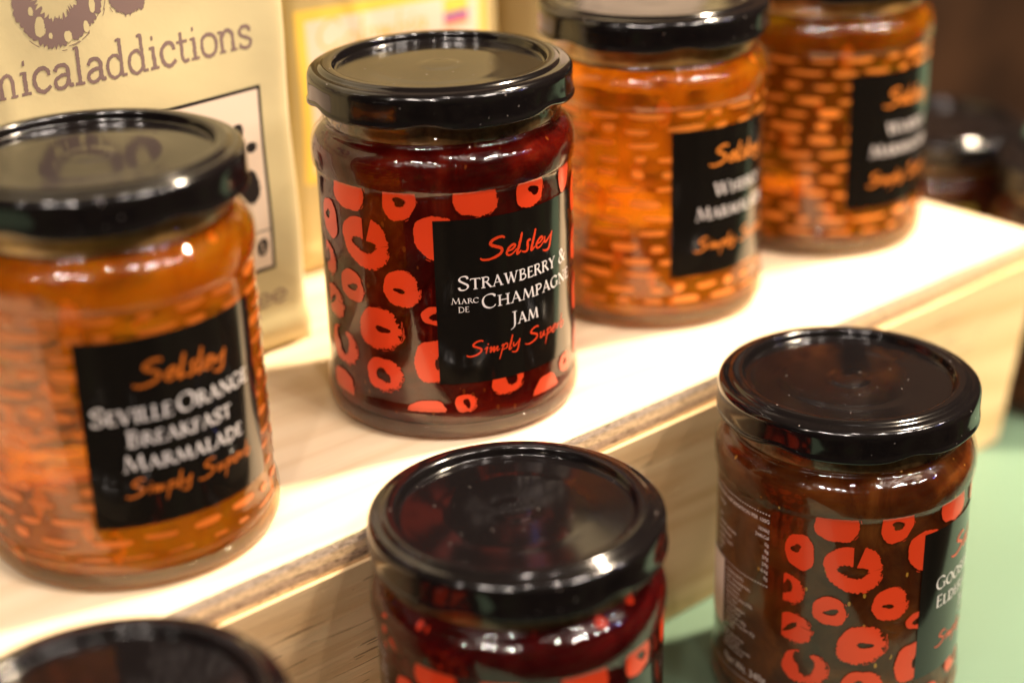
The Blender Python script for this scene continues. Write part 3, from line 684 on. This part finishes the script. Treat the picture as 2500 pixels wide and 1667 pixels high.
def bag(name, x, y, yaw, wd, ht, mat, label, cat='coffee bag'):
    """front plane at local y=0, right front bottom corner at the origin, body to -x"""
    t = empty(name, x, y, HS, yaw); tag(t, label, cat, 'coffee bags at the back of the box')
    V, F = [], []
    nz, nx = 110, 64
    rnd = random.Random(hash(name) % 7)
    rows = []
    for k in range(nz+1):
        z = ht*k/nz; u = k/nz
        dep = 62*(1-u**1.6)+4
        lip = 0
        if z < 4: lip = 1.6*(1-(z/4))+0
        elif z < 12: lip = -1.4*math.sin(math.pi*(z-4)/8)
        ring = []
        ins = 1.5*math.sin(math.pi*min(1, u*1.3))
        pts = []
        for i in range(nx+1):
            xx = -wd+ins+(wd-2*ins)*i/nx; pts.append((xx, lip-bulge(xx, z, wd, ht, wd)*min(1, z/10)))
        for i in range(1, 9):          # right gusset folded in
            f = i/9; pts.append((-ins-9*math.sin(math.pi*f)*(.35+.65*u), lip+dep*f))
        for i in range(nx+1): pts.append((-ins-(wd-2*ins)*i/nx, dep))
        for i in range(1, 9):
            f = 1-i/9; pts.append((-wd+ins+9*math.sin(math.pi*f)*(.35+.65*u), lip+dep*f))
        for p in pts: V.append((p[0], p[1], z))
        rows.append(len(pts))
    m = rows[0]
    for k in range(nz):
        for i in range(m):
            j = (i+1) % m; F.append((k*m+i, k*m+j, (k+1)*m+j, (k+1)*m+i))
    F.append(tuple(range(m-1, -1, -1))); F.append(tuple(nz*m+i for i in range(m)))
    mesh('bag_body', V, F, mat, t)
    return t
GREY = m_plain('grey_brown_print', (.20, .135, .12), .5, .2)
BLK = m_plain('black_print', (.012, .010, .010), .5, .2)
CREAM = m_plain('pale_sticker_paper', (.74, .60, .47), .5, .1)
YEL = m_plain('yellow_print', (.80, .55, .09), .5, .1); PYEL = m_plain('pale_yellow_print', (.70, .46, .15), .5, .1)
PURP = m_plain('purple_print', (.16, .05, .34), .5, .1); REDP = m_plain('faded_red_print', (.80, .25, .13), .5, .1)
b1 = bag('coffee_bag', -63.1, 488.5, R_(40.3), 132, 235, BAGM, 'cream coffee bag with grey lettering standing behind the marmalade at left')
fl = Flat()
fl.text('chemicaladdictions', SL, -114.6, 97.3, 6.3, 0, .25, fit=100.8, rag=.22, heavy=1.05)
fl.blob(-86.0, -60.6, 108.2, 137, 0, .25, (.05, .12, .56, .60), None, .5, seed=4, power=2.1)
fl.blob(-59.5, -47, 113, 131, 0, .25, (.0, .3, .5, .5), None, .5, seed=9, power=2.1)
for (x, z, wz, wx) in [(-79.5, 114.5, 2.6, 1.4), (-72.0, 110.8, 1.6, 1.0), (-66.5, 112.5, 1.6, .8), (-81.5, 119, 1.2, .6), (-64.2, 118.0, 2.2, .8), (-76.8, 111.8, .8, .5)]:
    fl.blob(x-wx, x+wx, z-wz, z+wz, 3, .33, seed=int(x*7) % 90, fray=.4)
fl.rect(-63, -12.6, 28.0, 85.6, 1, .22); fl.rect(-61.9, -13.7, 29.1, 84.5, 2, .30)
fl.rect(-61.9, -13.7, 40.8, 41.2, 1, .34)
fl.blob(-26, -16.2, 50, 61, 1, .36, seed=3, fray=.5, power=3); fl.blob(-24, -20, 71.5, 75.5, 1, .36, seed=5, fray=.8); fl.blob(-20, -15.6, 66, 69, 1, .36, seed=6, fray=.8)
fl.blob(-40, -30, 55, 72, 1, .36, seed=8, fray=.6)
fl.blob(-18.9, -14.9, 33.2, 38.6, 1, .36, seed=2); fl.stroke([(-17.6, 37.5), (-16.7, 36.2), (-17.2, 35), (-16.3, 34)], lambda a, t: .4, 2, .40)
fl.text('coffee', SL, -40.5, 16.2, 4.1, 0, .25, fit=31.5, rag=.1)
fl.lay('printed_artwork', [GREY, BLK, CREAM, BAGM], b1, 132, 235)
a2 = R_(39.0); dx2 = 87
b2 = bag('coffee_bag', -68.5+dx2*math.cos(a2), 544+dx2*math.sin(a2), a2, 92, 190, BAG2M, 'coffee bag with yellow bordered sticker and small flag behind the strawberry jam')
fl = Flat(); o = -dx2
fl.rect(o-.5, o+78.5, 33, 92.5, 0, .22); fl.rect(o+3.2, o+75, 36, 88.6, 1, .30)
fl.text('Colombia', SCR, o+7, 78.5, 9.5, 2, .36, fit=44, heavy=1.1)
fl.rect(o+58.5, o+70, 82.6, 88.0, 0, .36); fl.rect(o+58.5, o+70, 80.3, 82.6, 3, .36); fl.rect(o+58.5, o+70, 77.6, 80.3, 4, .36)
fl.lay('sticker', [YEL, CREAM, PYEL, PURP, REDP], b2, 92, 190)
x3, y3 = W(516-8, 150)
b3 = bag('coffee_bag', x3, y3, R_(40.3), 100, 215, BAG3M, 'coffee bag hidden mostly behind the blurred whisky marmalade jar')
fl = Flat(); fl.rect(-88, -14, 110, 165, 1, .22); fl.rect(-86, -16, 112, 163, 2, .30); fl.text('coffee', SL, -80, 90, 8, 0, .25, fit=60)
fl.lay('printed_artwork', [GREY, BLK, CREAM], b3, 100, 215)
